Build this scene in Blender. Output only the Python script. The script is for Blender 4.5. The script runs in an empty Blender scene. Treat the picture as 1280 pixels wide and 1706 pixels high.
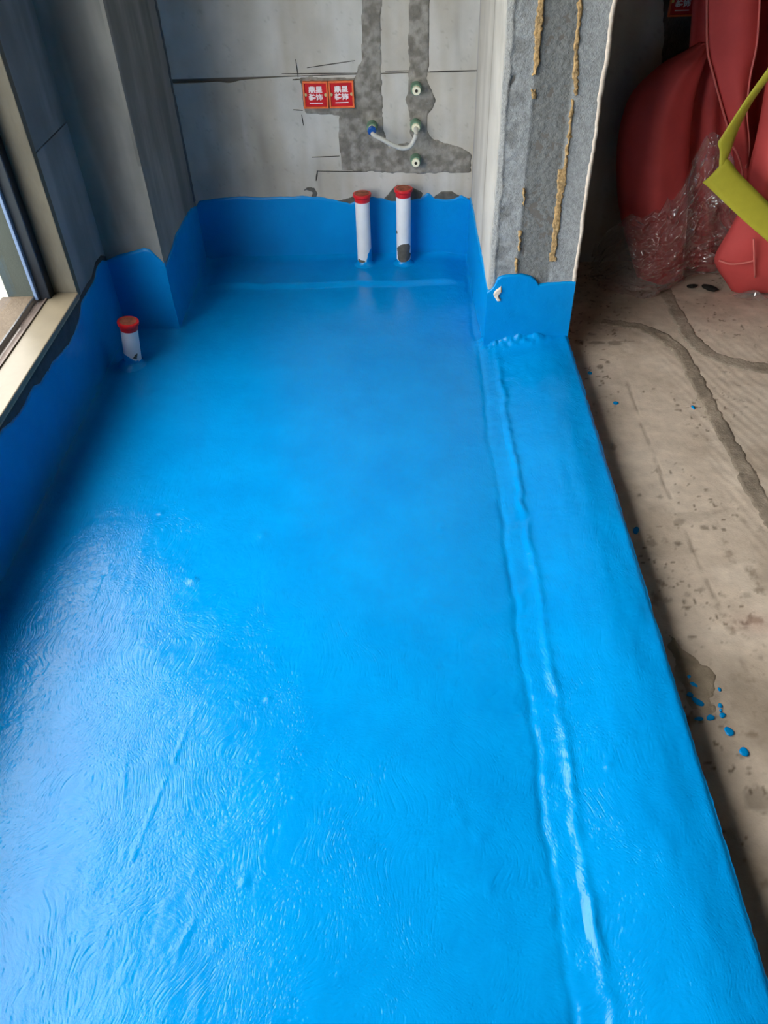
import bpy, math
import numpy as np
from mathutils import Matrix, Vector

# ------------------------------------------------------------------ camera
FPX = 1298.0
CAM = np.array([0.0, 0.0, 1.45])
_dy = np.array([22, -1207, FPX]); _dy /= np.linalg.norm(_dy)
_dn = np.array([57, 1407, FPX]); _dn -= _dn.dot(_dy) * _dy; _dn /= np.linalg.norm(_dn)
_up = -_dn
_dx = np.cross(_dy, _up)
if _dx[0] < 0: _dx = -_dx
ROT = np.array([_dx, _dy, _up])            # camera (x right, y down, z forward) -> world
scene = bpy.context.scene
COL = scene.collection
cd = bpy.data.cameras.new('camera'); cam = bpy.data.objects.new('camera', cd); COL.objects.link(cam)
cd.sensor_fit = 'VERTICAL'; cd.sensor_height = 24.0; cd.lens = FPX / 1706.0 * 24.0
cd.clip_start = 0.02; cd.clip_end = 200
r, u, b = ROT[:, 0], -ROT[:, 1], -ROT[:, 2]
cam.matrix_world = Matrix(((r[0], u[0], b[0], CAM[0]), (r[1], u[1], b[1], CAM[1]), (r[2], u[2], b[2], CAM[2]), (0, 0, 0, 1)))
scene.camera = cam

# ------------------------------------------------------------------ light: overcast daylight through the window band
SKY_STRENGTH = 9.5
scene.view_settings.view_transform = 'Standard'; scene.view_settings.look = 'None'
scene.view_settings.exposure = 0.0; scene.view_settings.gamma = 1.0
scene.view_settings.use_curve_mapping = False
world = bpy.data.worlds.new('world'); scene.world = world; world.use_nodes = True
wn = world.node_tree.nodes; wl = world.node_tree.links
wn.clear()
wo = wn.new('ShaderNodeOutputWorld'); wb = wn.new('ShaderNodeBackground')
# bright hazy sky, nearly even from horizon to zenith
wt = wn.new('ShaderNodeTexCoord'); wz = wn.new('ShaderNodeSeparateXYZ'); wl.new(wt.outputs['Generated'], wz.inputs[0])
wr = wn.new('ShaderNodeMapRange'); wr.inputs['From Min'].default_value = 0.0; wr.inputs['From Max'].default_value = 1.0
wr.inputs['To Min'].default_value = SKY_STRENGTH * 0.9; wr.inputs['To Max'].default_value = SKY_STRENGTH
wl.new(wz.outputs['Z'], wr.inputs['Value']); wl.new(wr.outputs[0], wb.inputs['Strength'])
wb.inputs['Color'].default_value = (1.0, 0.985, 0.95, 1)
wl.new(wb.outputs[0], wo.inputs[0])

# ------------------------------------------------------------------ measuring helpers (points of the photo carried onto real planes)
def ray(p): return ROT @ np.array([p[0] - 640.0, p[1] - 853.0, FPX])
def onz(p, z=0.0): d = ray(p); return CAM + (z - CAM[2]) / d[2] * d
def ony(p, Y): d = ray(p); return CAM + Y / d[1] * d
def onx(p, X): d = ray(p); return CAM + X / d[0] * d

YB = 3.13      # back wall
XL = -1.03     # window wall
YC = 2.56      # front of the corner column
XC = -0.832    # side of the corner column
YJ = 2.40      # front of the door jamb
XJ0, XJ1 = 0.272, 0.560
ZR = -0.034     # bare concrete floor
ZT = 0.05      # top of the threshold strip
H = 2.7

# ------------------------------------------------------------------ noise
_T = {}
def vnoise(x, y, seed=0):
    if seed not in _T: _T[seed] = np.random.default_rng(seed).random((256, 256))
    t = _T[seed]
    xi = np.floor(x).astype(int); yi = np.floor(y).astype(int)
    fx = x - xi; fy = y - yi
    fx = fx * fx * (3 - 2 * fx); fy = fy * fy * (3 - 2 * fy)
    a = t[xi & 255, yi & 255]; b_ = t[(xi + 1) & 255, yi & 255]
    c = t[xi & 255, (yi + 1) & 255]; d = t[(xi + 1) & 255, (yi + 1) & 255]
    return (a * (1 - fx) + b_ * fx) * (1 - fy) + (c * (1 - fx) + d * fx) * fy
def fbm(x, y, scale, octv=4, seed=0, sx=1.0, sy=1.0):
    x = np.asarray(x, float) * scale * sx + 37.3; y = np.asarray(y, float) * scale * sy + 11.7
    s = 0; a = 1.0; n = 0
    for i in range(octv):
        s = s + a * (vnoise(x, y, seed * 13 + i) - 0.5) * 2; n += a; a *= 0.5; x = x * 2.03; y = y * 2.03
    return s / n
def sstep(a, b_, x):
    t = np.clip((np.asarray(x, float) - a) / (b_ - a), 0, 1); return t * t * (3 - 2 * t)
def gauss(x, s): return np.exp(-(x / s) ** 2)
def lin(c):
    c = np.asarray(c, float) / 255.0
    return np.where(c <= 0.04045, c / 12.92, ((c + 0.055) / 1.055) ** 2.4)
def segdist(X, Y, pts):
    best = np.full(np.shape(X), 1e9)
    for (x0, y0), (x1, y1) in zip(pts[:-1], pts[1:]):
        dx, dy = x1 - x0, y1 - y0; L = dx * dx + dy * dy + 1e-12
        t = np.clip(((X - x0) * dx + (Y - y0) * dy) / L, 0, 1)
        best = np.minimum(best, np.hypot(X - x0 - t * dx, Y - y0 - t * dy))
    return best
def inpoly(X, Y, poly):
    c = np.zeros(np.shape(X), bool); n = len(poly); j = n - 1
    for i in range(n):
        xi, yi = poly[i]; xj, yj = poly[j]
        hit = ((yi > Y) != (yj > Y)) & (X < (xj - xi) * (Y - yi) / (yj - yi + 1e-12) + xi)
        c ^= hit; j = i
    return c

# ------------------------------------------------------------------ object helpers
def tag(o, label=None, cat=None, group=None, kind=None):
    if label: o['label'] = label
    if cat: o['category'] = cat
    if group: o['group'] = group
    if kind: o['kind'] = kind
    return o
def link(name, me, mat, parent=None, smooth=True):
    o = bpy.data.objects.new(name, me); COL.objects.link(o)
    if mat is not None and not len(me.materials): me.materials.append(mat)
    if parent is not None: o.parent = parent
    if smooth: me.polygons.foreach_set('use_smooth', np.ones(len(me.polygons), bool))
    return o
def empty(name, loc=(0, 0, 0)):
    o = bpy.data.objects.new(name, None); COL.objects.link(o); o.location = loc; o.empty_display_size = 0.02
    return o
def mesh(name, V, F, mat, parent=None, smooth=True, col=None):
    V = np.asarray(V, float)
    q = parent
    while q is not None: V = V - np.array(q.location); q = q.parent      # world points into the parent's frame
    me = bpy.data.meshes.new(name)
    if isinstance(F, np.ndarray):
        nf = len(F); k = F.shape[1]
        me.vertices.add(len(V)); me.vertices.foreach_set('co', V.astype(np.float32).ravel())
        me.loops.add(nf * k); me.polygons.add(nf)
        me.loops.foreach_set('vertex_index', F.astype(np.int32).ravel())
        me.polygons.foreach_set('loop_start', np.arange(nf, dtype=np.int32) * k)
        me.update(calc_edges=True)
    else:
        me.from_pydata([tuple(v) for v in V], [], F); me.update()
    if col is not None:
        a = me.color_attributes.new('Col', 'FLOAT_COLOR', 'POINT')
        c4 = np.ones((len(V), 4), np.float32); c4[:, :3] = np.asarray(col).reshape(-1, 3)[:len(V)]
        a.data.foreach_set('color', c4.ravel())
    return link(name, me, mat, parent, smooth)
def grid(name, X, Y, Z, mat, parent=None, skirt=None, col=None, flip=False, smooth=True):
    n, m = X.shape
    V = np.stack([X, Y, Z], -1).reshape(-1, 3)
    I = np.arange(n * m).reshape(n, m)
    F = np.stack([I[:-1, :-1], I[1:, :-1], I[1:, 1:], I[:-1, 1:]], -1).reshape(-1, 4)
    C = None if col is None else np.broadcast_to(np.asarray(col), (n, m, 3)).reshape(-1, 3)
    if skirt is not None:
        loop = np.concatenate([I[:-1, 0], I[-1, :-1], I[:0:-1, -1], I[0, :0:-1]])
        k0 = len(V); L = len(loop)
        V = np.concatenate([V, V[loop], V[loop] + np.asarray(skirt)])
        a = k0 + np.arange(L); a2 = k0 + (np.arange(L) + 1) % L
        F = np.concatenate([F, np.stack([a2, a, a + L, a2 + L], -1)])
        if C is not None: C = np.concatenate([C, C[loop], C[loop]])
    if flip: F = F[:, ::-1]
    return mesh(name, V, F, mat, parent, smooth, C)
def boxes(name, bl, mat, parent=None):
    V = []; F = []
    for (x0, x1, y0, y1, z0, z1) in bl:
        k = len(V)
        V += [(x0, y0, z0), (x1, y0, z0), (x1, y1, z0), (x0, y1, z0), (x0, y0, z1), (x1, y0, z1), (x1, y1, z1), (x0, y1, z1)]
        F += [[k + i for i in q] for q in ((3, 2, 1, 0), (4, 5, 6, 7), (0, 1, 5, 4), (1, 2, 6, 5), (2, 3, 7, 6), (3, 0, 4, 7))]
    return mesh(name, V, F, mat, parent, smooth=False)
def bevbox(name, x0, x1, y0, y1, z0, z1, mat, parent=None, bev=0.002):
    o = boxes(name, [(x0, x1, y0, y1, z0, z1)], mat, parent)
    md = o.modifiers.new('bevel', 'BEVEL'); md.width = bev; md.segments = 2; md.limit_method = 'NONE'
    return o
def lathe(name, prof, M, mat, parent=None, seg=32, cap=True, wob=0.0, seed=0):
    rng = np.random.default_rng(seed)
    V = []; F = []
    n = len(prof)
    for i, (rr, h) in enumerate(prof):
        for k in range(seg):
            a = 2 * math.pi * k / seg; w = 1 + wob * (rng.random() - 0.5)
            V.append(tuple(M @ Vector((rr * w * math.cos(a), rr * w * math.sin(a), h))))
    for i in range(n - 1):
        for k in range(seg):
            k2 = (k + 1) % seg
            F.append([i * seg + k, i * seg + k2, (i + 1) * seg + k2, (i + 1) * seg + k])
    if cap:
        F.append(list(range(seg))[::-1]); F.append([(n - 1) * seg + k for k in range(seg)])
    o = mesh(name, V, F, mat, parent, True)
    es = o.modifiers.new('split', 'EDGE_SPLIT'); es.split_angle = math.radians(40)
    return o
def tube(name, pts, rad, mat, parent=None, seg=10):
    P = [Vector(p) for p in pts]; V = []; F = []
    n = len(P); ref = Vector((0.13, 0.31, 0.94))
    for i, p in enumerate(P):
        t = (P[min(i + 1, n - 1)] - P[max(i - 1, 0)]).normalized()
        a = t.cross(ref).normalized(); b2 = t.cross(a).normalized()
        rr = rad[i] if hasattr(rad, '__len__') else rad
        for k in range(seg):
            an = 2 * math.pi * k / seg
            V.append(tuple(p + a * rr * math.cos(an) + b2 * rr * math.sin(an)))
    for i in range(n - 1):
        for k in range(seg):
            k2 = (k + 1) % seg
            F.append([i * seg + k, i * seg + k2, (i + 1) * seg + k2, (i + 1) * seg + k])
    F.append(list(range(seg))[::-1]); F.append([(n - 1) * seg + k for k in range(seg)])
    return mesh(name, V, F, mat, parent, True)
def spline(pts, n=12):
    P = [np.array(p, float) for p in pts]; P = [2 * P[0] - P[1]] + P + [2 * P[-1] - P[-2]]
    out = []
    for i in range(1, len(P) - 2):
        for k in range(n):
            t = k / n
            out.append(0.5 * ((2 * P[i]) + (P[i + 1] - P[i - 1]) * t + (2 * P[i - 1] - 5 * P[i] + 4 * P[i + 1] - P[i + 2]) * t * t + (3 * P[i] - P[i - 1] - 3 * P[i + 1] + P[i + 2]) * t ** 3))
    out.append(P[-2]); return out
def patch(name, polys, to3, mat, parent=None, res=0.004, proud=0.003, rough=0.001, warp=0.006, seed=1, colfun=None, wscale=35):
    """irregular slab of spread material: polys in plane coordinates (s,t); to3(s,t,off) gives world points"""
    A = np.concatenate([np.asarray(p) for p in polys])
    s = np.arange(A[:, 0].min() - 2 * warp, A[:, 0].max() + 2 * warp, res)
    t = np.arange(A[:, 1].min() - 2 * warp, A[:, 1].max() + 2 * warp, res)
    S, T = np.meshgrid(s, t, indexing='ij')
    Sc = (S[:-1, :-1] + S[1:, 1:]) / 2; Tc = (T[:-1, :-1] + T[1:, 1:]) / 2
    Sw = Sc + warp * fbm(Sc, Tc, wscale, 3, seed); Tw = Tc + warp * fbm(Sc, Tc, wscale, 3, seed + 5)
    M = np.zeros(Sc.shape, bool)
    for p in polys: M |= inpoly(Sw, Tw, p)
    n, m = S.shape; I = np.arange(n * m).reshape(n, m)
    F = np.stack([I[:-1, :-1], I[1:, :-1], I[1:, 1:], I[:-1, 1:]], -1)[M]
    used, inv = np.unique(F, return_inverse=True); F = inv.reshape(-1, 4)
    st = np.stack([S.ravel()[used], T.ravel()[used]], -1)
    E = np.concatenate([F[:, [0, 1]], F[:, [1, 2]], F[:, [2, 3]], F[:, [3, 0]]]); Es = np.sort(E, 1)
    key, cnt = np.unique(Es, axis=0, return_counts=True); B = key[cnt == 1]
    for _ in range(3):
        acc = np.zeros_like(st); num = np.zeros(len(st))
        for a_, b_ in ((0, 1), (1, 0)):
            np.add.at(acc, B[:, a_], st[B[:, b_]]); np.add.at(num, B[:, a_], 1)
        k = num > 0; st[k] = 0.4 * st[k] + 0.6 * acc[k] / num[k][:, None]
    bd = np.zeros(len(st), bool); bd[B.ravel()] = True
    off = proud + rough * fbm(st[:, 0], st[:, 1], 60, 4, seed + 9)
    off[bd] = -0.0015
    V = to3(st[:, 0], st[:, 1], off)
    col = None if colfun is None else colfun(st[:, 0], st[:, 1])
    return mesh(name, V, F.astype(np.int64), mat, parent, True, col)

# ------------------------------------------------------------------ materials
def newmat(name):
    m = bpy.data.materials.new(name); m.use_nodes = True
    nt = m.node_tree; bs = nt.nodes['Principled BSDF']
    return m, nt.nodes, nt.links, bs
def noise_node(N, L, vec, scale, detail=6, rough=0.6):
    n = N.new('ShaderNodeTexNoise'); n.inputs['Scale'].default_value = scale
    n.inputs['Detail'].default_value = detail; n.inputs['Roughness'].default_value = rough
    if vec is not None: L.new(vec, n.inputs['Vector'])
    return n
def stretched(N, L, sc):
    tc = N.new('ShaderNodeTexCoord'); mp = N.new('ShaderNodeMapping'); mp.inputs['Scale'].default_value = sc
    L.new(tc.outputs['Object'], mp.inputs['Vector']); return mp.outputs['Vector']
def mat_col(name, rgb=None, rough=0.85, var=0.25, nscale=9.0, stretch=(1, 1, 1), bump=0.3, bscale=140, bdist=0.002, spec=0.3, metallic=0.0, attr=False):
    m, N, L, bs = newmat(name)
    v = stretched(N, L, stretch)
    n1 = noise_node(N, L, v, nscale); n2 = noise_node(N, L, v, bscale, 4, 0.6)
    mr = N.new('ShaderNodeMapRange'); mr.inputs['From Min'].default_value = 0.3; mr.inputs['From Max'].default_value = 0.7
    mr.inputs['To Min'].default_value = 1 - var; mr.inputs['To Max'].default_value = 1 + var
    L.new(n1.outputs['Fac'], mr.inputs['Value'])
    mx = N.new('ShaderNodeVectorMath'); mx.operation = 'SCALE'
    if attr:
        a = N.new('ShaderNodeVertexColor'); a.layer_name = 'Col'; L.new(a.outputs['Color'], mx.inputs[0])
    else:
        mx.inputs[0].default_value = tuple(lin(rgb))
    L.new(mr.outputs[0], mx.inputs['Scale'])
    L.new(mx.outputs[0], bs.inputs['Base Color'])
    bs.inputs['Roughness'].default_value = rough; bs.inputs['Specular IOR Level'].default_value = spec; bs.inputs['Metallic'].default_value = metallic
    if bump > 0:
        bp = N.new('ShaderNodeBump'); bp.inputs['Strength'].default_value = bump; bp.inputs['Distance'].default_value = bdist
        L.new(n2.outputs['Fac'], bp.inputs['Height']); L.new(bp.outputs[0], bs.inputs['Normal'])
    return m
def mat_blue(name, rough=0.10, bump=0.5):
    m, N, L, bs = newmat(name)
    v = stretched(N, L, (1, 1, 1))
    big = noise_node(N, L, v, 5.0, 5, 0.6)
    cr = N.new('ShaderNodeValToRGB'); L.new(big.outputs['Fac'], cr.inputs['Fac'])
    cr.color_ramp.elements[0].position = 0.32; cr.color_ramp.elements[1].position = 0.68
    cr.color_ramp.elements[0].color = (0.0, 0.225, 0.60, 1); cr.color_ramp.elements[1].color = (0.0, 0.265, 0.67, 1)
    L.new(cr.outputs[0], bs.inputs['Base Color'])
    # roller / brush marks: short streaks in a direction that wanders
    vs = stretched(N, L, (1.0, 0.42, 1.0)); wob = noise_node(N, L, v, 3.0, 2, 0.5)
    ad = N.new('ShaderNodeVectorMath'); ad.operation = 'MULTIPLY_ADD'; ad.inputs[1].default_value = (0.35, 0.35, 0.35)
    L.new(wob.outputs['Color'], ad.inputs[0]); L.new(vs, ad.inputs[2])
    st = noise_node(N, L, ad.outputs[0], 190, 3, 0.5); fine = noise_node(N, L, v, 420, 3, 0.5)
    sm = N.new('ShaderNodeMath'); sm.operation = 'MULTIPLY_ADD'; sm.inputs[1].default_value = 0.35
    L.new(fine.outputs['Fac'], sm.inputs[0]); L.new(st.outputs['Fac'], sm.inputs[2])
    vo = N.new('ShaderNodeTexVoronoi'); vo.inputs['Scale'].default_value = 115.0; L.new(ad.outputs[0], vo.inputs['Vector'])
    pit = N.new('ShaderNodeMapRange'); pit.inputs['From Max'].default_value = 0.42; pit.inputs['To Max'].default_value = 0.7; L.new(vo.outputs['Distance'], pit.inputs['Value'])
    s2 = N.new('ShaderNodeMath'); s2.operation = 'ADD'; L.new(sm.outputs[0], s2.inputs[0]); L.new(pit.outputs[0], s2.inputs[1]); sm = s2
    bp = N.new('ShaderNodeBump'); bp.inputs['Strength'].default_value = bump; bp.inputs['Distance'].default_value = 0.0012
    L.new(sm.outputs[0], bp.inputs['Height']); L.new(bp.outputs[0], bs.inputs['Normal'])
    bs.inputs['Roughness'].default_value = rough; bs.inputs['Specular IOR Level'].default_value = 0.28
    return m

M_BLUE = mat_blue('blue_waterproof_coating')
M_BLUEW = mat_blue('blue_coating_on_wall', 0.30, 0.3)
M_WALL = mat_col('wall_panel', attr=True, var=0.10, nscale=7, bump=0.25, bscale=120)
M_MORTAR = mat_col('mortar_fill', attr=True, var=0.22, nscale=40, bump=0.7, bscale=170, bdist=0.003)
M_SLURRY = mat_col('dark_slurry', (88, 86, 80), var=0.25, nscale=60, bump=0.5)
M_JAMB = mat_col('rough_concrete', attr=True, var=0.26, nscale=120, bump=0.9, bscale=230, bdist=0.003)
M_FLOORR = mat_col('bare_screed', attr=True, var=0.13, nscale=22, bump=0.35, bscale=190, bdist=0.002)
M_PLAIN = mat_col('concrete_plain', (104, 100, 95), var=0.12, nscale=5)
M_UNSEEN = mat_col('pale_plaster_wall', (176, 166, 152), var=0.1, nscale=4)
M_CEIL = mat_col('ceiling_concrete', (104, 101, 97), var=0.08, nscale=4)
M_WHITEPL = mat_col('plaster_edge', (214, 200, 184), var=0.15, nscale=60, bump=0.6)
M_YELLOWGL = mat_col('dried_adhesive', (172, 142, 98), var=0.55, nscale=90, bump=0.9, bscale=160, bdist=0.004)
M_PVC = mat_col('white_pvc', (222, 224, 226), rough=0.35, var=0.05, nscale=20, bump=0.05, spec=0.5)
M_REDCAP = mat_col('red_plastic_cap', (205, 28, 30), rough=0.35, var=0.12, nscale=40, bump=0.05, spec=0.5)
M_CAPTOP = mat_col('dusty_cap_top', (150, 84, 64), rough=0.7, var=0.5, nscale=55, bump=0.2)
M_GREEN = mat_col('green_pipe', (98, 132, 112), rough=0.45, var=0.15, nscale=40, bump=0.1, spec=0.4)
M_PLUG = mat_col('cream_plug', (226, 222, 196), rough=0.4, var=0.06, nscale=40, bump=0.05, spec=0.5)
M_HOLE = mat_col('plug_socket', (30, 26, 20), rough=0.7, var=0.1)
M_BLUEPLUG = mat_col('blue_plastic', (16, 74, 150), rough=0.35, var=0.1, nscale=40, bump=0.05, spec=0.5)
M_HOSE = mat_col('grey_hose', (178, 178, 172), rough=0.32, var=0.12, nscale=60, bump=0.1, spec=0.5)
M_ORANGE = mat_col('orange_box', (226, 110, 58), rough=0.4, var=0.18, nscale=50, bump=0.1, spec=0.4)
M_REDCARD = mat_col('red_card', (190, 16, 26), rough=0.45, var=0.12, nscale=50, bump=0.0)
M_TEXT = mat_col('white_print', (235, 225, 225), rough=0.6, var=0.03, bump=0.0)
M_LUG = mat_col('brass_lug', (196, 186, 130), rough=0.35, var=0.1, bump=0.0, metallic=0.4)
M_MARBLE = mat_col('cream_sill_stone', (128, 118, 100), rough=0.4, var=0.10, nscale=14, bump=0.06, spec=0.5)
M_FRAME = mat_col('dark_aluminium', (34, 42, 54), rough=0.3, var=0.1, nscale=30, bump=0.0, metallic=0.35, spec=0.5)
M_TRACK = mat_col('dusty_track', (116, 104, 98), rough=0.45, var=0.3, nscale=18, bump=0.2, metallic=0.3)
M_LEDGE = mat_col('outer_ledge', (92, 80, 68), var=0.2, nscale=45, bump=0.8, bscale=120, bdist=0.004)
M_OUTWALL = mat_col('outer_reveal', (56, 63, 60), var=0.1, nscale=8)
M_GROUND = mat_col('outdoor_ground', (120, 122, 112), var=0.5, nscale=0.9)
M_RED = mat_col('salmon_red_sheet', (206, 84, 84), rough=0.65, var=0.07, nscale=10, bump=0.05, bscale=400, spec=0.2)
M_HEM = mat_col('sheet_hem', (222, 122, 118), rough=0.5, var=0.05, bump=0.0)
M_YEL = mat_col('yellow_strap', (190, 184, 62), rough=0.55, var=0.05, nscale=40, bump=0.15, bscale=300)
M_BLACK = mat_col('black_rubble', (24, 22, 20), rough=0.8, var=0.3, bump=0.6)
def mat_clear(name, tint, gloss, diff):
    m, N, L, bs = newmat(name); N.remove(bs)
    out = N['Material Output']; tr = N.new('ShaderNodeBsdfTransparent'); tr.inputs[0].default_value = tint
    gl = N.new('ShaderNodeBsdfGlossy'); gl.inputs['Roughness'].default_value = 0.04
    df = N.new('ShaderNodeBsdfDiffuse'); df.inputs[0].default_value = (0.8, 0.8, 0.8, 1)
    m1 = N.new('ShaderNodeMixShader'); m1.inputs[0].default_value = diff; L.new(tr.outputs[0], m1.inputs[1]); L.new(df.outputs[0], m1.inputs[2])
    lw = N.new('ShaderNodeLayerWeight'); lw.inputs['Blend'].default_value = 0.5      # facing works the same from both sides of a thin sheet
    pw = N.new('ShaderNodeMath'); pw.operation = 'POWER'; pw.inputs[1].default_value = 5.0; L.new(lw.outputs['Facing'], pw.inputs[0])
    ma = N.new('ShaderNodeMath'); ma.operation = 'MULTIPLY_ADD'; ma.inputs[1].default_value = 1 - gloss; ma.inputs[2].default_value = gloss; L.new(pw.outputs[0], ma.inputs[0])
    m2 = N.new('ShaderNodeMixShader'); L.new(ma.outputs[0], m2.inputs[0]); L.new(m1.outputs[0], m2.inputs[1]); L.new(gl.outputs[0], m2.inputs[2])
    L.new(m2.outputs[0], out.inputs[0]); return m
M_FILM = mat_clear('clear_film', (0.93, 0.93, 0.94, 1), 0.18, 0.10)
M_GLASS = mat_clear('window_glass', (0.985, 0.99, 0.985, 1), 0.03, 0.0)

# ------------------------------------------------------------------ blue floor and threshold: one height function
LINES = [([(208, 1255), (206, 1360), (206, 1445)], 0.0022, 0.0011), ([(328, 1178), (262, 1330), (205, 1468)], 0.0026, 0.0012),
         ([(376, 1440), (340, 1500), (300, 1580)], 0.0022, 0.0009), ([(170, 960), (150, 1010), (118, 1075)], 0.0026, 0.0009)]
LINES = [([tuple(onz(p)[:2]) for p in l], w, h) for l, w, h in LINES]
BUMPS = [((322, 968), .012, .004), ((437, 893), .014, .004), ((735, 882), .006, .004), ((268, 855), .008, .003), ((447, 1165), .006, .003), ((407, 1470), .008, .003), ((780, 745), .008, .002),
         ((770, 1370), .012, .002), ((800, 1395), .012, .002), ((815, 1480), .012, .0025), ((760, 1340), .008, .002), ((1010, 1290), .006, .003)]
BUMPS = [(onz(p)[:2], s, h) for p, s, h in BUMPS]
rngb = np.random.default_rng(5)
for _ in range(150):
    BUMPS.append((np.array([rngb.uniform(-0.95, 0.25), rngb.uniform(0.3, 2.0)]), rngb.uniform(.002, .005), rngb.uniform(.0006, .002)))
def floor_h(X, Y):
    z = 0.0025 * fbm(X, Y, 2.6, 3, 3) + 0.0010 * fbm(X, Y, 14, 3, 4)
    # trowel and brush relief, running roughly along the room and fanning out
    ang = 0.5 * fbm(X, Y, 1.6, 2, 8)
    Xr = X * np.cos(ang) + Y * np.sin(ang); Yr = -X * np.sin(ang) + Y * np.cos(ang)
    amp = 0.35 + 0.65 * sstep(-0.1, -0.55, X) * sstep(2.2, 1.4, Y)
    z += 0.0004 * amp * fbm(Xr, Yr, 95, 2, 6, 1.0, 0.4) + 0.0004 * fbm(X, Y, 60, 2, 7)
    for l, w, h in LINES: z += h * gauss(segdist(X, Y, l) + 0.0015 * fbm(X, Y, 50, 2, 78), w) * sstep(0.25, 0.6, vnoise(X * 40, Y * 40, 77)) * 1.5
    for c, s, h in BUMPS:
        k = (np.abs(X - c[0]) < 4 * s) & (np.abs(Y - c[1]) < 4 * s)
        if k.any(): z[k] += h * gauss(np.hypot(X[k] - c[0], Y[k] - c[1]), s)
    # coves against the walls
    z += 0.010 * np.clip(1 - (X - XL) / 0.035, 0, 1) ** 2
    z += 0.020 * np.clip((Y - 3.085) / 0.045, 0, 1) ** 2
    colc = np.clip(1 - (X - XC) / 0.05, 0, 1) ** 2 * sstep(2.50, 2.58, Y)
    z += 0.015 * colc
    # low ledge in front of the back wall
    e = 2.885 + 0.02 * fbm(X, Y * 0, 6, 3, 12)
    z += 0.014 * sstep(e - 0.012, e + 0.02, Y) * sstep(0.26, 0.15, X) * sstep(-0.83, -0.72, X) + 0.0015 * gauss(Y - e - 0.01, 0.012) * sstep(0.26, 0.15, X)
    # threshold
    wv = 0.010 * fbm(Y, Y * 0, 5, 3, 21) + 0.004 * fbm(Y, Y * 0, 25, 2, 22)
    xr = 0.312 + wv
    z += 0.048 * sstep(0.232, 0.50, X)
    bead = 0.35 + 0.65 * np.clip(0.5 + 1.2 * fbm(Y, Y * 0, 7, 2, 23), 0, 1)
    z += 0.0055 * bead * gauss(X - xr - 0.003, 0.0095) * (1 + 0.8 * fbm(X, Y, 45, 2, 28))
    z -= 0.004 * gauss(X - (xr - 0.055) - 0.01 * fbm(Y, Y * 0, 9, 2, 24), 0.008) * (0.3 + 0.7 * vnoise(Y * 9, Y * 0, 25))
    z += 0.0026 * fbm(X, Y, 26, 4, 26) * gauss(X - 0.30, 0.07)
    z += 0.0018 * fbm(X, Y, 30, 3, 27, 1, 0.35) * sstep(0.33, 0.42, X)
    # lumps along the foot of the jamb
    d = YJ - Y
    mound = np.clip(1 - d / 0.075, 0, 1) ** 2 * sstep(0.235, 0.30, X) * sstep(0.53, 0.42, X)
    z += mound * (0.022 + 0.022 * fbm(X, Y, 55, 3, 30)) * (d > -0.05)
    return z
ys_b = np.arange(-2.3, 0.2, 0.05); ys_f = np.arange(0.2, 3.165, 0.005)
def fgrid(xs, ys):
    X, Y = np.meshgrid(xs, ys, indexing='ij'); return X, Y, floor_h(X, Y)
ys = np.concatenate([ys_b, ys_f])
X, Y, Z = fgrid(np.arange(-1.06, 0.2951, 0.005), ys)
floor = tag(grid('floor', X, Y, Z, M_BLUE, skirt=(0, 0, -0.12)), 'floor coated in glossy bright blue waterproofing paint with brush marks', 'floor', kind='structure')
ys2 = ys[ys < 2.46]
X, Y, Z = fgrid(np.concatenate([np.arange(0.295, 0.555, 0.005), [0.5575, 0.560, 0.562]]), ys2)
edge = 0.003 * fbm(Y, Y * 0, 18, 4, 41) + 0.0015 * fbm(Y, Y * 0, 90, 2, 42) - 0.006 * gauss(Y - 2.02, 0.012)
X = X + edge * sstep(0.50, 0.555, X) + 0.002 * sstep(0.5, 0.56, X)
Z = Z - 0.004 * sstep(0.555, 0.564, X)
tag(grid('trim_1', X, Y, Z, M_BLUE, skirt=(0, 0, -0.12)), 'raised blue-painted threshold strip between the blue floor and bare concrete', 'threshold', kind='structure')

# ------------------------------------------------------------------ bare concrete floor on the right
def zr_pt(p): return tuple(onz(p, ZR)[:2])
BAND1 = [zr_pt(p) for p in [(1095, 462), (1128, 520), (1148, 558), (1180, 588), (1230, 606), (1290, 614), (1400, 612)]]
BAND2 = [zr_pt(p) for p in [(1000, 535), (1075, 548), (1128, 580), (1160, 630), (1190, 690), (1228, 760), (1262, 825), (1300, 885), (1380, 1000)]]
CRACK = [zr_pt(p) for p in [(1030, 598), (1060, 680), (1095, 770), (1120, 830)]]
CRACK2 = [zr_pt(p) for p in [(1140, 880), (1180, 970), (1225, 1070), (1262, 1165)]]
STAINS = [((1025, 571), 14, 3.5, .55), ((995, 571), 14, 2.5, .5), ((985, 557), 8, 2, .4), ((1000, 612), 5, 4, .6), ((1013, 604), 4, 2.5, .5), ((965, 570), 7, 4, .4), ((1022, 745), 5, 6, .5),
          ((1175, 880), 8, 4, .5), ((1190, 880), 4, 3, .6), ((1207, 883), 4, 2.5, .6), ((1132, 870), 9, 5, .35), ((1085, 905), 9, 6, .4), ((1100, 970), 6, 5, .5), ((1112, 1000), 6, 6, .4), ((1145, 990), 6, 4, .35),
          ((1244, 992), 8, 5, .3), ((1130, 905), 6, 4, .5), ((1066, 825), 4, 3, .5), ((1100, 828), 5, 3, .45), ((1262, 1330), 26, 20, .45), ((1140, 1000), 4, 3, .3), ((1160, 860), 30, 9, .22), ((1218, 1390), 9, 12, .3)]
xs = np.concatenate([np.arange(0.50, 1.70, 0.0055), np.arange(1.72, 3.3, 0.06)])
ysr = np.concatenate([np.arange(-2.3, 0.3, 0.06), np.arange(0.3, 3.16, 0.006)])
X, Y = np.meshgrid(xs, ysr, indexing='ij')
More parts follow.
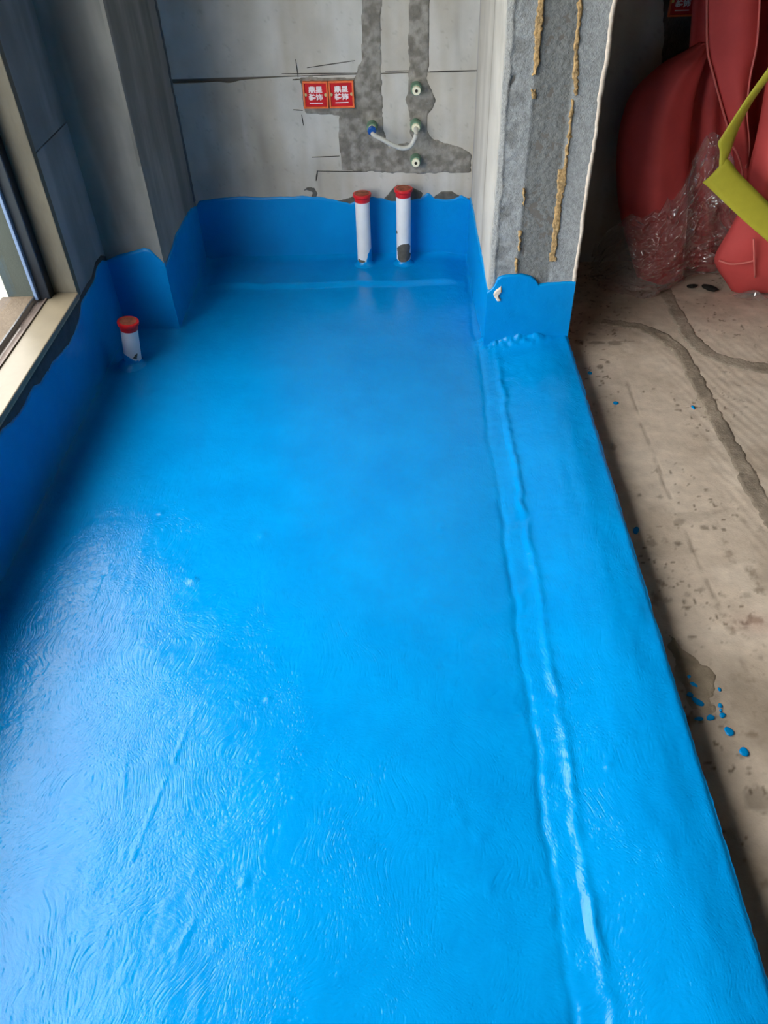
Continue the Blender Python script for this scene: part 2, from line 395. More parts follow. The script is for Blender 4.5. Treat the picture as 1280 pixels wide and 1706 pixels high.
Z = ZR + 0.002 * fbm(X, Y, 3, 3, 51) + 0.0012 * fbm(X, Y, 30, 3, 52)
grooves = sstep(0.0, 0.05, segdist(X, Y, BAND2)) * (X > 0.9) * sstep(2.6, 2.3, Y) * sstep(1.25, 1.5, Y)
Z += 0.0004 * grooves * np.sin((X * 0.75 + Y * 0.25 + 0.01 * fbm(X, Y, 8, 2, 53)) * 2 * np.pi / 0.024)
wx, wy = X + 0.010 * fbm(X, Y, 9, 4, 63), Y + 0.006 * fbm(X, Y, 9, 3, 64)
cr = np.minimum(segdist(wx, wy, CRACK), segdist(wx, wy, CRACK2)) + 0.005 * sstep(-0.1, 0.4, fbm(X, Y, 18, 2, 54))
Z -= 0.0018 * gauss(cr, 0.003)
base = lin((198, 182, 165)); dark = lin((152, 136, 119)); pale = lin((214, 200, 184)); brown = lin((104, 86, 66))
t = sstep(-0.25, 0.45, fbm(X, Y, 4.5, 5, 55))[..., None]
C = base * (1 - 0.45 * t) + dark * 0.45 * t
t = sstep(0.1, 0.6, fbm(X, Y, 9, 4, 56))[..., None]; C = C * (1 - 0.5 * t) + pale * 0.5 * t
t = (sstep(0.35, 0.62, fbm(X, Y, 26, 4, 57)) * 0.55 * sstep(1.75, 1.35, Y))[..., None]; C = C * (1 - t) + brown * t
t = (sstep(0.40, 0.56, fbm(X, Y, 75, 3, 58)) * sstep(-0.2, 0.4, fbm(X, Y, 6, 2, 59)) * 0.8)[..., None]; C = C * (1 - t) + brown * 0.7 * t
t = (0.55 * sstep(1.25, 0.75, Y) * sstep(-0.3, 0.5, fbm(X, Y, 8, 4, 60)))[..., None]; C = C * (1 - t) + lin((120, 102, 84)) * t
t = (0.45 * gauss(np.hypot((X - 0.74) / 1.0, (Y - 1.02) / 1.6), 0.05) + 0.3 * gauss(np.hypot(X - 0.80, (Y - 0.92)), 0.06))[..., None]; C = C * (1 - t) + lin((112, 100, 86)) * t
for p, a, b2, k in STAINS:
    c = onz(p, ZR); e1 = abs(onz((p[0] + a, p[1]), ZR)[0] - c[0]); e2 = abs(onz((p[0], p[1] + b2), ZR)[1] - c[1])
    dd = np.hypot((X - c[0]) / e1, (Y - c[1]) / e2) + 0.5 * fbm(X, Y, 70, 3, 61)
    t = (k * sstep(1.25, 0.75, dd))[..., None]; C = C * (1 - t) + lin((70, 58, 44)) * t
t = (0.5 * gauss(cr, 0.004))[..., None]; C = C * (1 - t) + lin((96, 82, 70)) * t
t = (0.3 * gauss(np.hypot(X - onz((1262, 1040), ZR)[0], (Y - onz((1262, 1040), ZR)[1]) * 1.5), 0.05))[..., None]; C = C * (1 - t) + lin((176, 128, 116)) * t
floor_r = tag(grid('floor_right', X, Y, Z, M_FLOORR, col=C, skirt=(0, 0, -0.1)), 'bare beige-grey concrete floor with dirt stains right of the blue strip', 'floor', kind='structure')
def to_fr(s, t, off): return np.stack([s, t, ZR + off + 0.0005], -1)
def ribbon_poly(pts, ws):
    P = np.array(spline(pts, 8)); W = np.interp(np.linspace(0, 1, len(P)), np.linspace(0, 1, len(ws)), ws)
    T = np.gradient(P, axis=0); Nn = np.stack([-T[:, 1], T[:, 0]], -1); Nn /= np.linalg.norm(Nn, axis=1)[:, None]
    return np.concatenate([P + Nn * W[:, None], (P - Nn * W[:, None])[::-1]])
def mcol(c0, c1, seed, sc=12):
    a_, b_ = lin(c0), lin(c1)
    def f(s, t):
        k = sstep(-0.4, 0.4, fbm(s, t, sc, 4, seed))[:, None]; return a_ * (1 - k) + b_ * k
    return f
patch('mortar_band', [ribbon_poly(BAND1, [.026, .030, .034, .036])], to_fr, M_MORTAR, floor_r, 0.006, 0.0018, 0.0015, 0.012, 71, mcol((166, 153, 138), (144, 132, 118), 72))
patch('mortar_band', [ribbon_poly(BAND2, [.022, .028, .028, .024, .030, .036])], to_fr, M_MORTAR, floor_r, 0.006, 0.0018, 0.0015, 0.012, 73, mcol((158, 144, 128), (132, 120, 106), 74))
wedge = [zr_pt(p) for p in [(1112, 1055), (1135, 1075), (1160, 1098), (1190, 1120), (1192, 1150), (1185, 1180), (1165, 1185), (1150, 1190), (1130, 1130)]]
patch('mortar_smear', [wedge], to_fr, M_MORTAR, floor_r, 0.004, 0.0010, 0.001, 0.016, 75, mcol((158, 143, 124), (136, 122, 104), 76))
# blue paint drops on the concrete
DROPS = [((1148, 1128), 3.5, 2.5, 0), ((1156, 1141), 6, 3.5, -35), ((1150, 1158), 5, 4.5, 0), ((1163, 1170), 10.5, 5.5, -30), ((1199, 1149), 3, 3, 0), ((1200, 1176), 4, 3.5, 0), ((1201, 1184), 2.5, 2.5, 0), ((1204, 1192), 5, 4.5, 0),
         ((1184, 1196), 6.5, 5, 15), ((1165, 1198), 7, 3, 5), ((1215, 1219), 8, 7, -15), ((1240, 1253), 8.5, 7, -20), ((1060, 884), 4.5, 6.5, -30), ((1026, 672), 4.5, 3, 0), ((983, 622), 3.5, 3, 0), ((1155, 679), 2.5, 3.5, 0)]
for i, (p, a, b2, an) in enumerate(DROPS):
    c = onz(p, ZR); pxm = (onz((p[0] + 1, p[1]), ZR) - c)[0]; pym = -(onz((p[0], p[1] + 1), ZR) - c)[1]
    V = []; F = []; seg = 18; ca, sa = math.cos(math.radians(an)), math.sin(math.radians(an))
    for k, (rr, h) in enumerate([(1.0, -0.001), (0.97, 0.0012), (0.8, 0.0022), (0.45, 0.003), (0.0, 0.0032)]):
        for j in range(seg):
            th = 2 * math.pi * j / seg; w = 1 + 0.10 * math.sin(2 * th + i) + 0.06 * math.sin(3 * th + 2 * i)
            ex, ey = a * rr * w * math.cos(th), b2 * rr * w * math.sin(th)
            V.append((c[0] + (ex * ca - ey * sa) * pxm, c[1] + (ex * sa + ey * ca) * pym, ZR + h + 0.001))
    for k in range(4):
        for j in range(seg):
            j2 = (j + 1) % seg; F.append([k * seg + j, k * seg + j2, (k + 1) * seg + j2, (k + 1) * seg + j])
    mesh('paint_drop', V, F, M_BLUE, floor_r)

# ------------------------------------------------------------------ back wall: backing, panels, mortar-filled chases
wb_ = tag(boxes('wall_back', [(-1.30, 3.3, YB + 0.004, YB + 0.2, -0.15, H)], M_PLAIN), 'grey concrete panel back wall with patched pipe chases', 'wall', kind='structure')
def panel_back(x0, x1, z0, z1, seed, res=0.006, shade=1.0, left_gap=0.0):
    xs = np.linspace(x0, x1, max(2, int((x1 - x0) / res))); zs = np.linspace(z0, z1, max(2, int((z1 - z0) / res)))
    X, Zg = np.meshgrid(xs, zs, indexing='ij')
    if left_gap: Zg = Zg - left_gap * (Zg - z0) / (z1 - z0) * sstep(-0.35, -0.80, X) * (1 + 0.8 * gauss(X + 0.62, 0.03))
    Yg = YB - 0.006 + 0.0012 * fbm(X, Zg, 5, 3, seed) + 0.0006 * fbm(X, Zg, 40, 2, seed + 1)
    a_ = lin((182, 181, 175)); b_ = lin((162, 152, 135)); c_ = lin((194, 194, 192)); d_ = lin((118, 113, 104))
    t = sstep(-0.3, 0.4, fbm(X, Zg, 5, 4, seed + 2, 1.6, 0.4))[..., None]; C = a_ * (1 - 0.6 * t) + b_ * 0.6 * t
    t = sstep(0.0, 0.5, fbm(X, Zg, 9, 3, seed + 3, 1.8, 0.25))[..., None]; C = C * (1 - 0.5 * t) + c_ * 0.5 * t
    t = (sstep(0.0, 0.7, fbm(X, Zg, 4, 5, seed + 4, 1.0, 0.5)) * 0.30)[..., None]; C = C * (1 - t) + lin((150, 140, 124)) * t
    t = (sstep(0.50, 0.62, fbm(X, Zg, 60, 3, seed + 5)) * 0.25)[..., None]; C = C * (1 - t) + d_ * t
    # damp trickle marks low on the wall
    for (px, w, k) in [((440, 240), .02, .35), ((455, 300), .025, .25), ((533, 300), .012, .25), ((765, 60), .012, .25)]:
        q = ony(px, YB); t = (k * gauss(X - q[0] - 0.012 * fbm(X, Zg, 14, 2, 9), w) * gauss(Zg - q[2], 0.10))[..., None]; C = C * (1 - t) + d_ * t
    return grid('panel', X, Yg, Zg, M_WALL, wb_, (0, 0.012, 0), C * shade, flip=True)
panel_back(XC - 0.004, XJ0 + 0.004, 0.0, 0.6975, 101, left_gap=0.012)
panel_back(XC - 0.004, XJ0 + 0.004, 0.7005, 1.30, 111)
panel_back(XC - 0.004, XJ0 + 0.004, 1.303, H, 121, 0.03)
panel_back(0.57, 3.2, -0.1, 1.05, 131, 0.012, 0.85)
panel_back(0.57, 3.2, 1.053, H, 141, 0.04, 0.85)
def bk(p): q = ony(p, YB); return (q[0], q[2])
def to_bk(s, t, off): return np.stack([s, YB - 0.006 - off - 0.0005, t], -1)
mc = mcol((142, 139, 132), (112, 108, 101), 81, 45)
patch('mortar_fill', [[bk(p) for p in [(604, -150), (602, 100), (590, 128), (500, 126), (502, 160), (508, 188), (560, 192), (566, 190), (565, 240), (570, 283), (620, 286), (700, 288), (785, 287), (786, 256), (770, 245), (722, 232), (713, 215), (712, 190), (722, 180), (726, 165), (720, 152), (712, 130), (716, 60), (716, -150), (683, -150), (681, 60), (681, 118), (681, 150), (676, 165), (682, 185), (684, 222), (690, 236), (668, 237), (648, 245), (640, 220), (637, 150), (636, 60), (636, -150)]]],
      to_bk, M_MORTAR, wb_, 0.004, 0.003, 0.002, 0.006, 82, mc)
patch('mortar_fill', [[(q[0], q[1]) for q in [bk(p) for p in [(1100, -120), (1106, 60), (1098, 130), (1170, 110), (1172, -120)]]]], to_bk, M_MORTAR, wb_, 0.006, 0.003, 0.002, 0.006, 83, mcol((96, 88, 82), (76, 70, 66), 84))
# dark slurry spots above the blue coating
for i, pl in enumerate([[(560, 333), (575, 330), (590, 324), (598, 340), (580, 348), (562, 342)], [(636, 335), (650, 318), (662, 306), (690, 312), (705, 320), (700, 338), (670, 345)], [(718, 332), (735, 319), (752, 318), (768, 326), (760, 338), (730, 340)], [(738, 330), (760, 326), (790, 330), (792, 345), (740, 345)]]):
    patch('slurry_spot', [[bk(p) for p in pl]], to_bk, M_SLURRY, wb_, 0.003, 0.0015, 0.0005, 0.004, 85 + i)
patch('slurry_spot', [[bk(p) for p in [(504, 318), (512, 311), (524, 312), (530, 322), (526, 330), (518, 330), (521, 320), (512, 317)]]], to_bk, M_SLURRY, wb_, 0.002, 0.001, 0.0003, 0.003, 91)
# pencil lines round the boxes and the chases
M_PENCIL = mat_col('pencil_line', (62, 60, 58), var=0.3, nscale=90, bump=0.0)
for (a_, b_, w) in [((493, 98), (497, 128), .0016), ((488, 132), (500, 131), .002), ((489, 182), (505, 183), .0016), ((503, 190), (506, 208), .0018), ((512, 112), (592, 100), .0013), ((520, 261), (566, 259), .0013), ((528, 284), (612, 285), .0013), ((529, 284), (527, 300), .003), ((470, 122), (600, 121), .0011), ((642, 118), (682, 117), .0010), ((716, 119), (792, 117), .0022)]:
    q0, q1 = np.array(bk(a_)), np.array(bk(b_)); d = (q1 - q0) / np.linalg.norm(q1 - q0); n2 = np.array([-d[1], d[0]]) * w
    V = []; F = []
    for k in range(9):
        c = q0 + (q1 - q0) * k / 8; ww = 1 - 0.5 * abs(k / 4 - 1)
        for s in (-1, 1): V.append((c[0] + s * n2[0] * ww, YB - 0.0085, c[1] + s * n2[1] * ww))
        for s in (-1, 1): V.append((c[0] + s * n2[0] * ww, YB - 0.005, c[1] + s * n2[1] * ww))
    for k in range(8):
        a4 = 4 * k; F += [[a4, a4 + 1, a4 + 5, a4 + 4], [a4, a4 + 4, a4 + 6, a4 + 2], [a4 + 1, a4 + 3, a4 + 7, a4 + 5]]
    mesh('pencil_mark', V, F, M_PENCIL, wb_)

# ------------------------------------------------------------------ corner column (left back) and window wall
colm = tag(boxes('wall_column', [(-1.30, XC - 0.006, YC + 0.006, YB + 0.02, -0.15, H)], M_PLAIN), 'plain grey corner column beside the window wall', 'column', kind='structure')
def face_panel(name, to3, s0, s1, t0, t1, parent, seed, res=0.006, c0=(136, 135, 130), c1=(108, 108, 104), sk=(0, 0.01, 0), flip=False, streak=(2.0, 0.3)):
    ss = np.linspace(s0, s1, max(2, int((s1 - s0) / res))); tt = np.linspace(t0, t1, max(2, int((t1 - t0) / res)))
    S, T = np.meshgrid(ss, tt, indexing='ij'); off = 0.006 + 0.001 * fbm(S, T, 6, 3, seed)
    V = to3(S, T, off)
    k = sstep(-0.35, 0.4, fbm(S, T, 6, 4, seed + 2, *streak))[..., None]; C = lin(c0) * (1 - k) + lin(c1) * k
    return grid(name, V[..., 0], V[..., 1], V[..., 2], M_WALL, parent, sk, C, flip)
def to_cf(s, t, off): return np.stack([s, YC + 0.006 - off, t], -1)
def to_cs(s, t, off): return np.stack([XC - 0.006 + off, s, t], -1)
def to_lw(s, t, off): return np.stack([XL - 0.006 + off, s, t], -1)
face_panel('panel', to_cf, XL - 0.005, XC, -0.02, 1.3, colm, 151, flip=True)
face_panel('panel', to_cs, YC, YB, -0.02, 1.3, colm, 155, sk=(-0.01, 0, 0))
face_panel('panel', to_cf, XL - 0.005, XC, 1.3, H, colm, 151, 0.03, flip=True)
face_panel('panel', to_cs, YC, YB, 1.3, H, colm, 155, 0.03, sk=(-0.01, 0, 0))
patch('dark_corner_strip', [[(YB - 0.03, 0.26), (YB - 0.002, 0.26), (YB - 0.002, 1.6), (YB - 0.022, 1.6), (YB - 0.028, 0.8)]], lambda s_, t_, o_: np.stack([XC + o_, s_, t_], -1), mat_col('dark_grey_strip', (84, 88, 92), var=0.25, nscale=30, bump=0.4), colm, 0.005, 0.003, 0.001, 0.006, 158)  # darker grey strip up the column side, next to the back wall
YW0, YW1, ZS, ZW = -0.75, 2.262, 0.300, 2.45
XO = -1.256
wl_ = tag(boxes('wall_left', [(XO, XL - 0.006, -2.3, YW1, -0.15, ZS - 0.012), (XO, XL - 0.006, -2.3, YW0, ZS - 0.012, H), (XO, XL - 0.006, YW0, YW1, ZW, H), (XO, XL - 0.006, YW1, YC + 0.02, -0.15, H)], M_PLAIN),
          'grey window wall with a blue-painted foot', 'wall', kind='structure')
face_panel('panel', to_lw, YW1, YC + 0.004, -0.02, 0.7255, wl_, 161, c0=(132, 138, 142), c1=(112, 118, 122), sk=(-0.008, 0, 0))
face_panel('panel', to_lw, YW1, YC + 0.004, 0.7295, 1.9, wl_, 165, c0=(132, 138, 142), c1=(112, 118, 122), sk=(-0.008, 0, 0))
face_panel('panel', to_lw, YW1, YC + 0.004, 1.9, H, wl_, 169, 0.03, sk=(-0.008, 0, 0))
face_panel('panel', to_lw, -2.2, YW1, -0.02, ZS - 0.012, wl_, 171, 0.012, c0=(110, 112, 112), c1=(84, 86, 88), sk=(-0.008, 0, 0))
bevbox('reveal_lining', XO + 0.09, XL + 0.001, YW1 - 0.006, YW1 + 0.02, ZS, ZW, mat_col('reveal_plaster', (98, 94, 84), var=0.25, nscale=12, stretch=(1, 1, 0.3)), wl_, 0.002)
# window
win = tag(empty('window_1', (-1.12, 0.33, ZS)), 'dark aluminium window over a cream stone sill', 'window', kind='structure')
bevbox('window_sill', XL - 0.080, XL + 0.006, YW0, YW1 - 0.006, ZS, ZS + 0.016, M_MARBLE, win, 0.003)
bevbox('sill_underlay', XL - 0.01, XL + 0.004, YW0, YW1 - 0.008, ZS - 0.006, ZS - 0.0005, mat_col('sill_bed', (168, 160, 140), var=0.2, nscale=40), win, 0.002)
bevbox('bottom_frame', -1.150, -1.108, YW0, YW1 - 0.006, ZS - 0.01, ZS + 0.012, M_TRACK, win, 0.002)
bevbox('track_rail', -1.148, -1.142, YW0, YW1 - 0.04, ZS + 0.012, ZS + 0.030, M_FRAME, win, 0.001)
bevbox('track_rail', -1.116, -1.110, YW0, YW1 - 0.04, ZS + 0.012, ZS + 0.020, M_TRACK, win, 0.001)
bevbox('side_frame', -1.150, -1.100, YW1 - 0.046, YW1 - 0.006, ZS + 0.012, ZW, M_FRAME, win, 0.003)
bevbox('side_lip', -1.142, -1.132, YW1 - 0.062, YW1 - 0.046, ZS + 0.020, ZW - 0.02, mat_col('lip_highlight', (92, 112, 146), rough=0.35, var=0.08, bump=0.0, spec=0.5), win, 0.002)  # blue-grey colour paints in the highlight along the frame's inner edge
bevbox('side_frame', -1.150, -1.100, YW0, YW0 + 0.05, ZS + 0.012, ZW, M_FRAME, win, 0.003)
bevbox('top_frame', -1.150, -1.100, YW0, YW1 - 0.006, ZW - 0.05, ZW, M_FRAME, win, 0.003)
bevbox('mullion', -1.146, -1.104, 0.30, 0.36, ZS + 0.012, ZW - 0.05, M_FRAME, win, 0.003)
boxes('glass_pane', [(-1.131, -1.126, YW0 + 0.05, 0.30, ZS + 0.02, ZW - 0.05)], M_GLASS, win)
boxes('glass_pane', [(-1.131, -1.126, 0.36, YW1 - 0.05, ZS + 0.02, ZW - 0.05)], M_GLASS, win)
bevbox('outer_ledge', XO - 0.02, -1.150, YW0, YW1, ZS - 0.02, ZS + 0.004, M_LEDGE, wl_, 0.004)
bevbox('outer_reveal', XO, -1.150, YW1 - 0.002, YW1 + 0.018, ZS, ZW, M_OUTWALL, wl_, 0.003)
tag(boxes('ground_outside', [(-60, -1.4, -50, 60, -3.3, -3.2)], M_GROUND), 'pale mottled ground outside the window', 'ground', kind='structure')

# ------------------------------------------------------------------ door jamb / pier on the right
jamb = tag(boxes('wall_pier', [(XJ0 + 0.025, XJ1 - 0.004, YJ + 0.008, YB + 0.02, -0.15, H)], M_PLAIN), 'rough concrete pier with yellow adhesive drips beside the doorway', 'pier', kind='structure')
def jamb_left(z): return 0.283 + 0.006 * fbm(z, z * 0, 7, 3, 201)
def jamb_right(z): return XJ1 + 0.004 * fbm(z, z * 0, 12, 4, 202) + 0.002 * fbm(z, z * 0, 60, 2, 203)
zs = np.concatenate([np.arange(-0.06, 1.25, 0.004), np.arange(1.25, H + 0.03, 0.05)])
ss = np.linspace(0, 1, 84)
S, Zg = np.meshgrid(ss, zs, indexing='ij')
Xl, Xr = jamb_left(Zg), jamb_right(Zg); X = Xl + (Xr - Xl) * S
rb = 0.345 + 0.012 * fbm(Zg, Zg * 0, 9, 4, 204)            # ragged edge of the plaster skim on the left
lq = 0.300 + 0.008 * fbm(Zg, Zg * 0, 14, 4, 205)
centre = sstep(0.366, 0.380, X) * sstep(0.486, 0.470, X)
rag = sstep(lq - 0.006, lq + 0.006, X) * sstep(rb + 0.02, rb - 0.01, X)
off = 0.004 * sstep(lq + 0.004, lq - 0.004, X) + 0.0035 * rag * fbm(X, Zg, 30, 4, 206) + 0.0022 * centre * fbm(X, Zg, 85, 3, 207) + 0.0012 * fbm(X, Zg, 14, 3, 208) - 0.003 * centre
crev = gauss(np.hypot((X - ony((855, 135), YJ)[0]) - 0.4 * (Zg - ony((855, 135), YJ)[2]), (Zg - ony((855, 135), YJ)[2]) * 0.35), 0.006)
off -= 0.006 * crev
off += 0.0012 * (1 - centre) * fbm(X, Zg, 45, 3, 216)
C = lin((150, 153, 153)) * np.ones(X.shape + (1,))
t = centre[..., None]; C = C * (1 - t) + lin((118, 120, 118)) * t
t = (rag * sstep(-0.1, 0.35, fbm(X, Zg, 24, 4, 209)))[..., None]; C = C * (1 - 0.6 * t) + lin((110, 110, 108)) * 0.6 * t
t = sstep(lq + 0.004, lq - 0.004, X)[..., None]; C = C * (1 - t) + lin((176, 176, 172)) * t
t = (0.6 * sstep(0.25, 0.5, fbm(X, Zg, 16, 3, 210)))[..., None] * (1 - centre[..., None]); C = C * (1 - 0.5 * t) + lin((172, 174, 174)) * 0.5 * t
t = crev[..., None]; C = C * (1 - t) + lin((60, 60, 60)) * t
zb = ony((930, 440), YJ)[2]
grid('front_face', X, YJ + 0.004 - off, Zg, M_JAMB, jamb, (0, 0.02, 0), C, flip=True)
# inner face: smooth plaster in upright strips
ysj = np.linspace(YJ + 0.004, YB, 130); Yg, Zg2 = np.meshgrid(ysj, np.concatenate([np.arange(-0.06, 1.25, 0.012), np.arange(1.25, H + 0.03, 0.05)]), indexing='ij')
xin = XJ0 + (jamb_left(Zg2) - XJ0) * sstep(2.75, YJ, Yg)
seam = gauss(Yg - (2.66 + 0.02 * fbm(Zg2, Zg2 * 0, 3, 2, 211)), 0.008)
offj = 0.001 * fbm(Yg, Zg2, 6, 3, 212) - 0.003 * seam + 0.003 * sstep(2.60, 2.50, Yg)
C = lin((186, 183, 176)) * np.ones(Yg.shape + (1,)); t = sstep(-0.3, 0.4, fbm(Yg, Zg2, 7, 4, 213, 1.6, 0.3))[..., None]; C = C * (1 - 0.5 * t) + lin((160, 156, 148)) * 0.5 * t
t = (0.8 * seam)[..., None]; C = C * (1 - t) + lin((110, 106, 100)) * t
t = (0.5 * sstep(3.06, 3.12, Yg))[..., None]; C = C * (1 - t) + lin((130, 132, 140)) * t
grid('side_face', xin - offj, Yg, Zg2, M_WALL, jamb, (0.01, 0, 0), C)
# right arris: thin broken pale plaster
zz = np.arange(0.02, H, 0.006); xe = jamb_right(zz); w = 0.006 + 0.004 * fbm(zz, zz * 0, 20, 3, 214)
Xe = np.stack([xe - w, xe - w * 0.4, xe + 0.004 + 0.3 * w, xe + 0.005]); Ye = np.stack([YJ + 0.002 + 0 * zz, YJ - 0.002 + 0 * zz, YJ + 0.001 + 0 * zz, YJ + 0.03 + 0 * zz])
grid('plaster_edge', Xe, Ye, np.stack([zz] * 4), M_WHITEPL, jamb, None, None, flip=True)
boxes('far_face', [(XJ1 - 0.006, XJ1 + 0.001, YJ + 0.02, YB, -0.1, H)], M_PLAIN, jamb)
# dried yellow adhesive
def jm(p): q = ony(p, YJ); return (q[0], q[2])
def to_jm(s, t, off): return np.stack([s, YJ + 0.001 - off, t], -1)
GLUE = [[(898, -120), (910, -120), (908, 0), (903, 60), (898, 110), (894, 128), (888, 126), (890, 90), (891, 50), (897, 0)],
        [(886, 150), (893, 150), (895, 158), (891, 166), (886, 164)],
        [(965, -120), (973, -120), (969, 30), (964, 90), (965, 118), (963, 160), (957, 160), (955, 120), (958, 60), (964, 0)],
        [(952, 165), (957, 165), (954, 210), (949, 250), (944, 282), (938, 282), (945, 240)],
        [(930, 284), (944, 280), (943, 305), (938, 330), (933, 380), (927, 415), (928, 436), (916, 436), (914, 428), (919, 415), (922, 370), (928, 320)],
        [(872, 312), (876, 312), (874, 345), (871, 345)], [(865, 385), (869, 385), (868, 420), (864, 420)], [(859, 430), (864, 430), (863, 455), (859, 455)]]
for i, g in enumerate(GLUE):
    patch('adhesive_drip', [[jm(p) for p in g]], to_jm, M_YELLOWGL, jamb, 0.002, 0.0022, 0.0022, 0.006, 220 + i, wscale=110)

# ------------------------------------------------------------------ blue coating turned up the walls
def coat(name, to3, tops, parent, mat=M_BLUEW, seed=300, zlow=-0.01, res=0.005, rows=26, thick=0.008, jag=0.004, sk=(0, 0.01, 0), flip=False, srange=None):
    tops = sorted(tops); sx = [p[0] for p in tops]; st = [p[1] for p in tops]
    s0, s1 = srange if srange else (sx[0], sx[-1])
    s = np.arange(s0, s1 + res / 2, res); top = np.interp(s, sx, st) + jag * fbm(s, s * 0, 28, 4, seed)
    k = np.concatenate([np.linspace(0, 1, rows), [1.0]])
    S = np.repeat(s[:, None], len(k), 1); T = zlow + (top[:, None] - zlow) * k[None, :]
    off = thick + 0.0012 * fbm(S, T, 9, 3, seed + 1) + 0.0006 * fbm(S, T, 45, 2, seed + 2)
    off[:, -2] *= 0.95; off[:, -1] = 0.0; T[:, -1] += 0.001
    V = to3(S, T, off); return grid(name, V[..., 0], V[..., 1], V[..., 2], mat, parent, sk, None, flip)
TOPB = [(322, 344), (332, 334), (365, 330), (400, 327), (450, 328), (505, 326), (540, 328), (560, 332), (583, 338), (595, 333), (620, 327), (640, 331), (652, 334), (668, 334), (690, 331), (700, 330), (712, 321), (716, 322), (724, 330), (742, 332), (756, 330), (768, 324), (788, 332)]
T0 = [bk(p) for p in TOPB]; T0[0] = (XC, T0[0][1]); T0[-1] = (XJ0, T0[-1][1])
coat('blue_coating', to_bk, T0, wb_, seed=301, thick=0.0025, flip=True)
T1 = [(onx(p, XC)[1], onx(p, XC)[2]) for p in [(285, 415), (292, 392), (300, 376), (310, 358), (318, 346), (328, 335)]]
T1 = [(YC - 0.004, T1[0][1] - 0.01)] + T1 + [(YB, T0[0][1])]
T1 = [q for q in T1 if q[0] <= YB]
coat('blue_coating', to_cs, T1, colm, seed=305, sk=(-0.01, 0, 0), thick=0.009)
T2 = [(ony(p, YC)[0], ony(p, YC)[2]) for p in [(176, 434), (184, 431), (200, 424), (220, 418), (240, 413), (250, 416), (258, 424), (265, 430), (274, 433), (282, 440)]]
T2[0] = (XL, T2[0][1]); T2[-1] = (XC + 0.003, T2[-1][1])
coat('blue_coating', to_cf, T2, colm, seed=309, flip=True, thick=0.009, jag=0.003)
TL = [(0, 717), (15, 704), (30, 690), (40, 674), (48, 655), (56, 643), (66, 638), (76, 620), (86, 604), (100, 590), (113, 574), (124, 550), (131, 532), (134, 505), (142, 490), (155, 470), (161, 445), (170, 434), (180, 432)]
T3 = [(onx(p, XL)[1], onx(p, XL)[2]) for p in TL]; T3 = [(-2.2, 0.272), (0.6, 0.262), (1.0, 0.275), (1.3, 0.268)] + T3 + [(YC, T3[-1][1])]
coat('blue_coating', to_lw, T3, wl_, seed=313, sk=(-0.01, 0, 0), thick=0.009, srange=(-0.6, YC), res=0.006)
# dark slurry showing between the sill and the blue
T4 = [(s_, t_ + 0.03) for s_, t_ in T3]; T4 = [(s_, ZS - 0.008 if s_ < YW1 else t_ - 0.012) for s_, t_ in T4]
coat('slurry_strip', to_lw, T4, wl_, mat_col('navy_slurry', (66, 72, 80), var=0.25, nscale=30, bump=0.5), 317, 0.05, 0.006, 20, 0.0075, 0.002, (-0.01, 0, 0), srange=(-0.6, YC))
def to_ji(s, t, off): return np.stack([XJ0 + (jamb_left(t) - XJ0) * sstep(2.75, YJ, s) - off, s, t], -1)
T5 = [(YJ - 0.002, 0.215), (2.474, 0.215), (2.55, 0.228), (2.615, 0.236), (2.712, 0.252), (2.85, 0.250), (3.0, 0.252), (YB, 0.246)]
coat('blue_coating', to_ji, T5, jamb, seed=321, sk=(0.01, 0, 0), thick=0.006, flip=False)
T6 = [(ony(p, YJ)[0], ony(p, YJ)[2]) for p in [(815, 486), (822, 478), (827, 470), (829, 464), (836, 460), (850, 458), (870, 457), (886, 461), (893, 466), (897, 474), (920, 472), (948, 469)]]
T6[0] = (0.276, T6[0][1]); T6[-1] = (XJ1 + 0.003, T6[-1][1])
coat('blue_coating', to_jm, T6, jamb, seed=325, flip=True, thick=0.008, jag=0.002, res=0.004, rows=50)
# chipped pale spot on the blue corner
patch('chipped_plaster', [[jm(p) for p in [(824, 482), (834, 474), (836, 484), (830, 490), (834, 498), (828, 500), (821, 488)]]], lambda s, t, o: np.stack([s, YJ - 0.009 - o, t], -1), M_WHITEPL, jamb, 0.002, 0.004, 0.002, 0.003, 331)

# ------------------------------------------------------------------ rest of the shell
tag(boxes('ceiling', [(-1.30, 3.3, -2.4, YB + 0.2, H, H + 0.1)], M_CEIL), 'bare concrete ceiling above the room', 'ceiling', kind='structure')
tag(boxes('wall_right', [(3.2, 3.3, -2.4, YB + 0.1, -0.15, H)], M_PLAIN), 'bare grey wall at the far right of the room', 'wall', kind='structure')
tag(boxes('wall_front', [(-1.30, 3.3, -2.4, -2.3, -0.15, H)], M_UNSEEN), 'bare pale wall behind the viewer', 'wall', kind='structure')

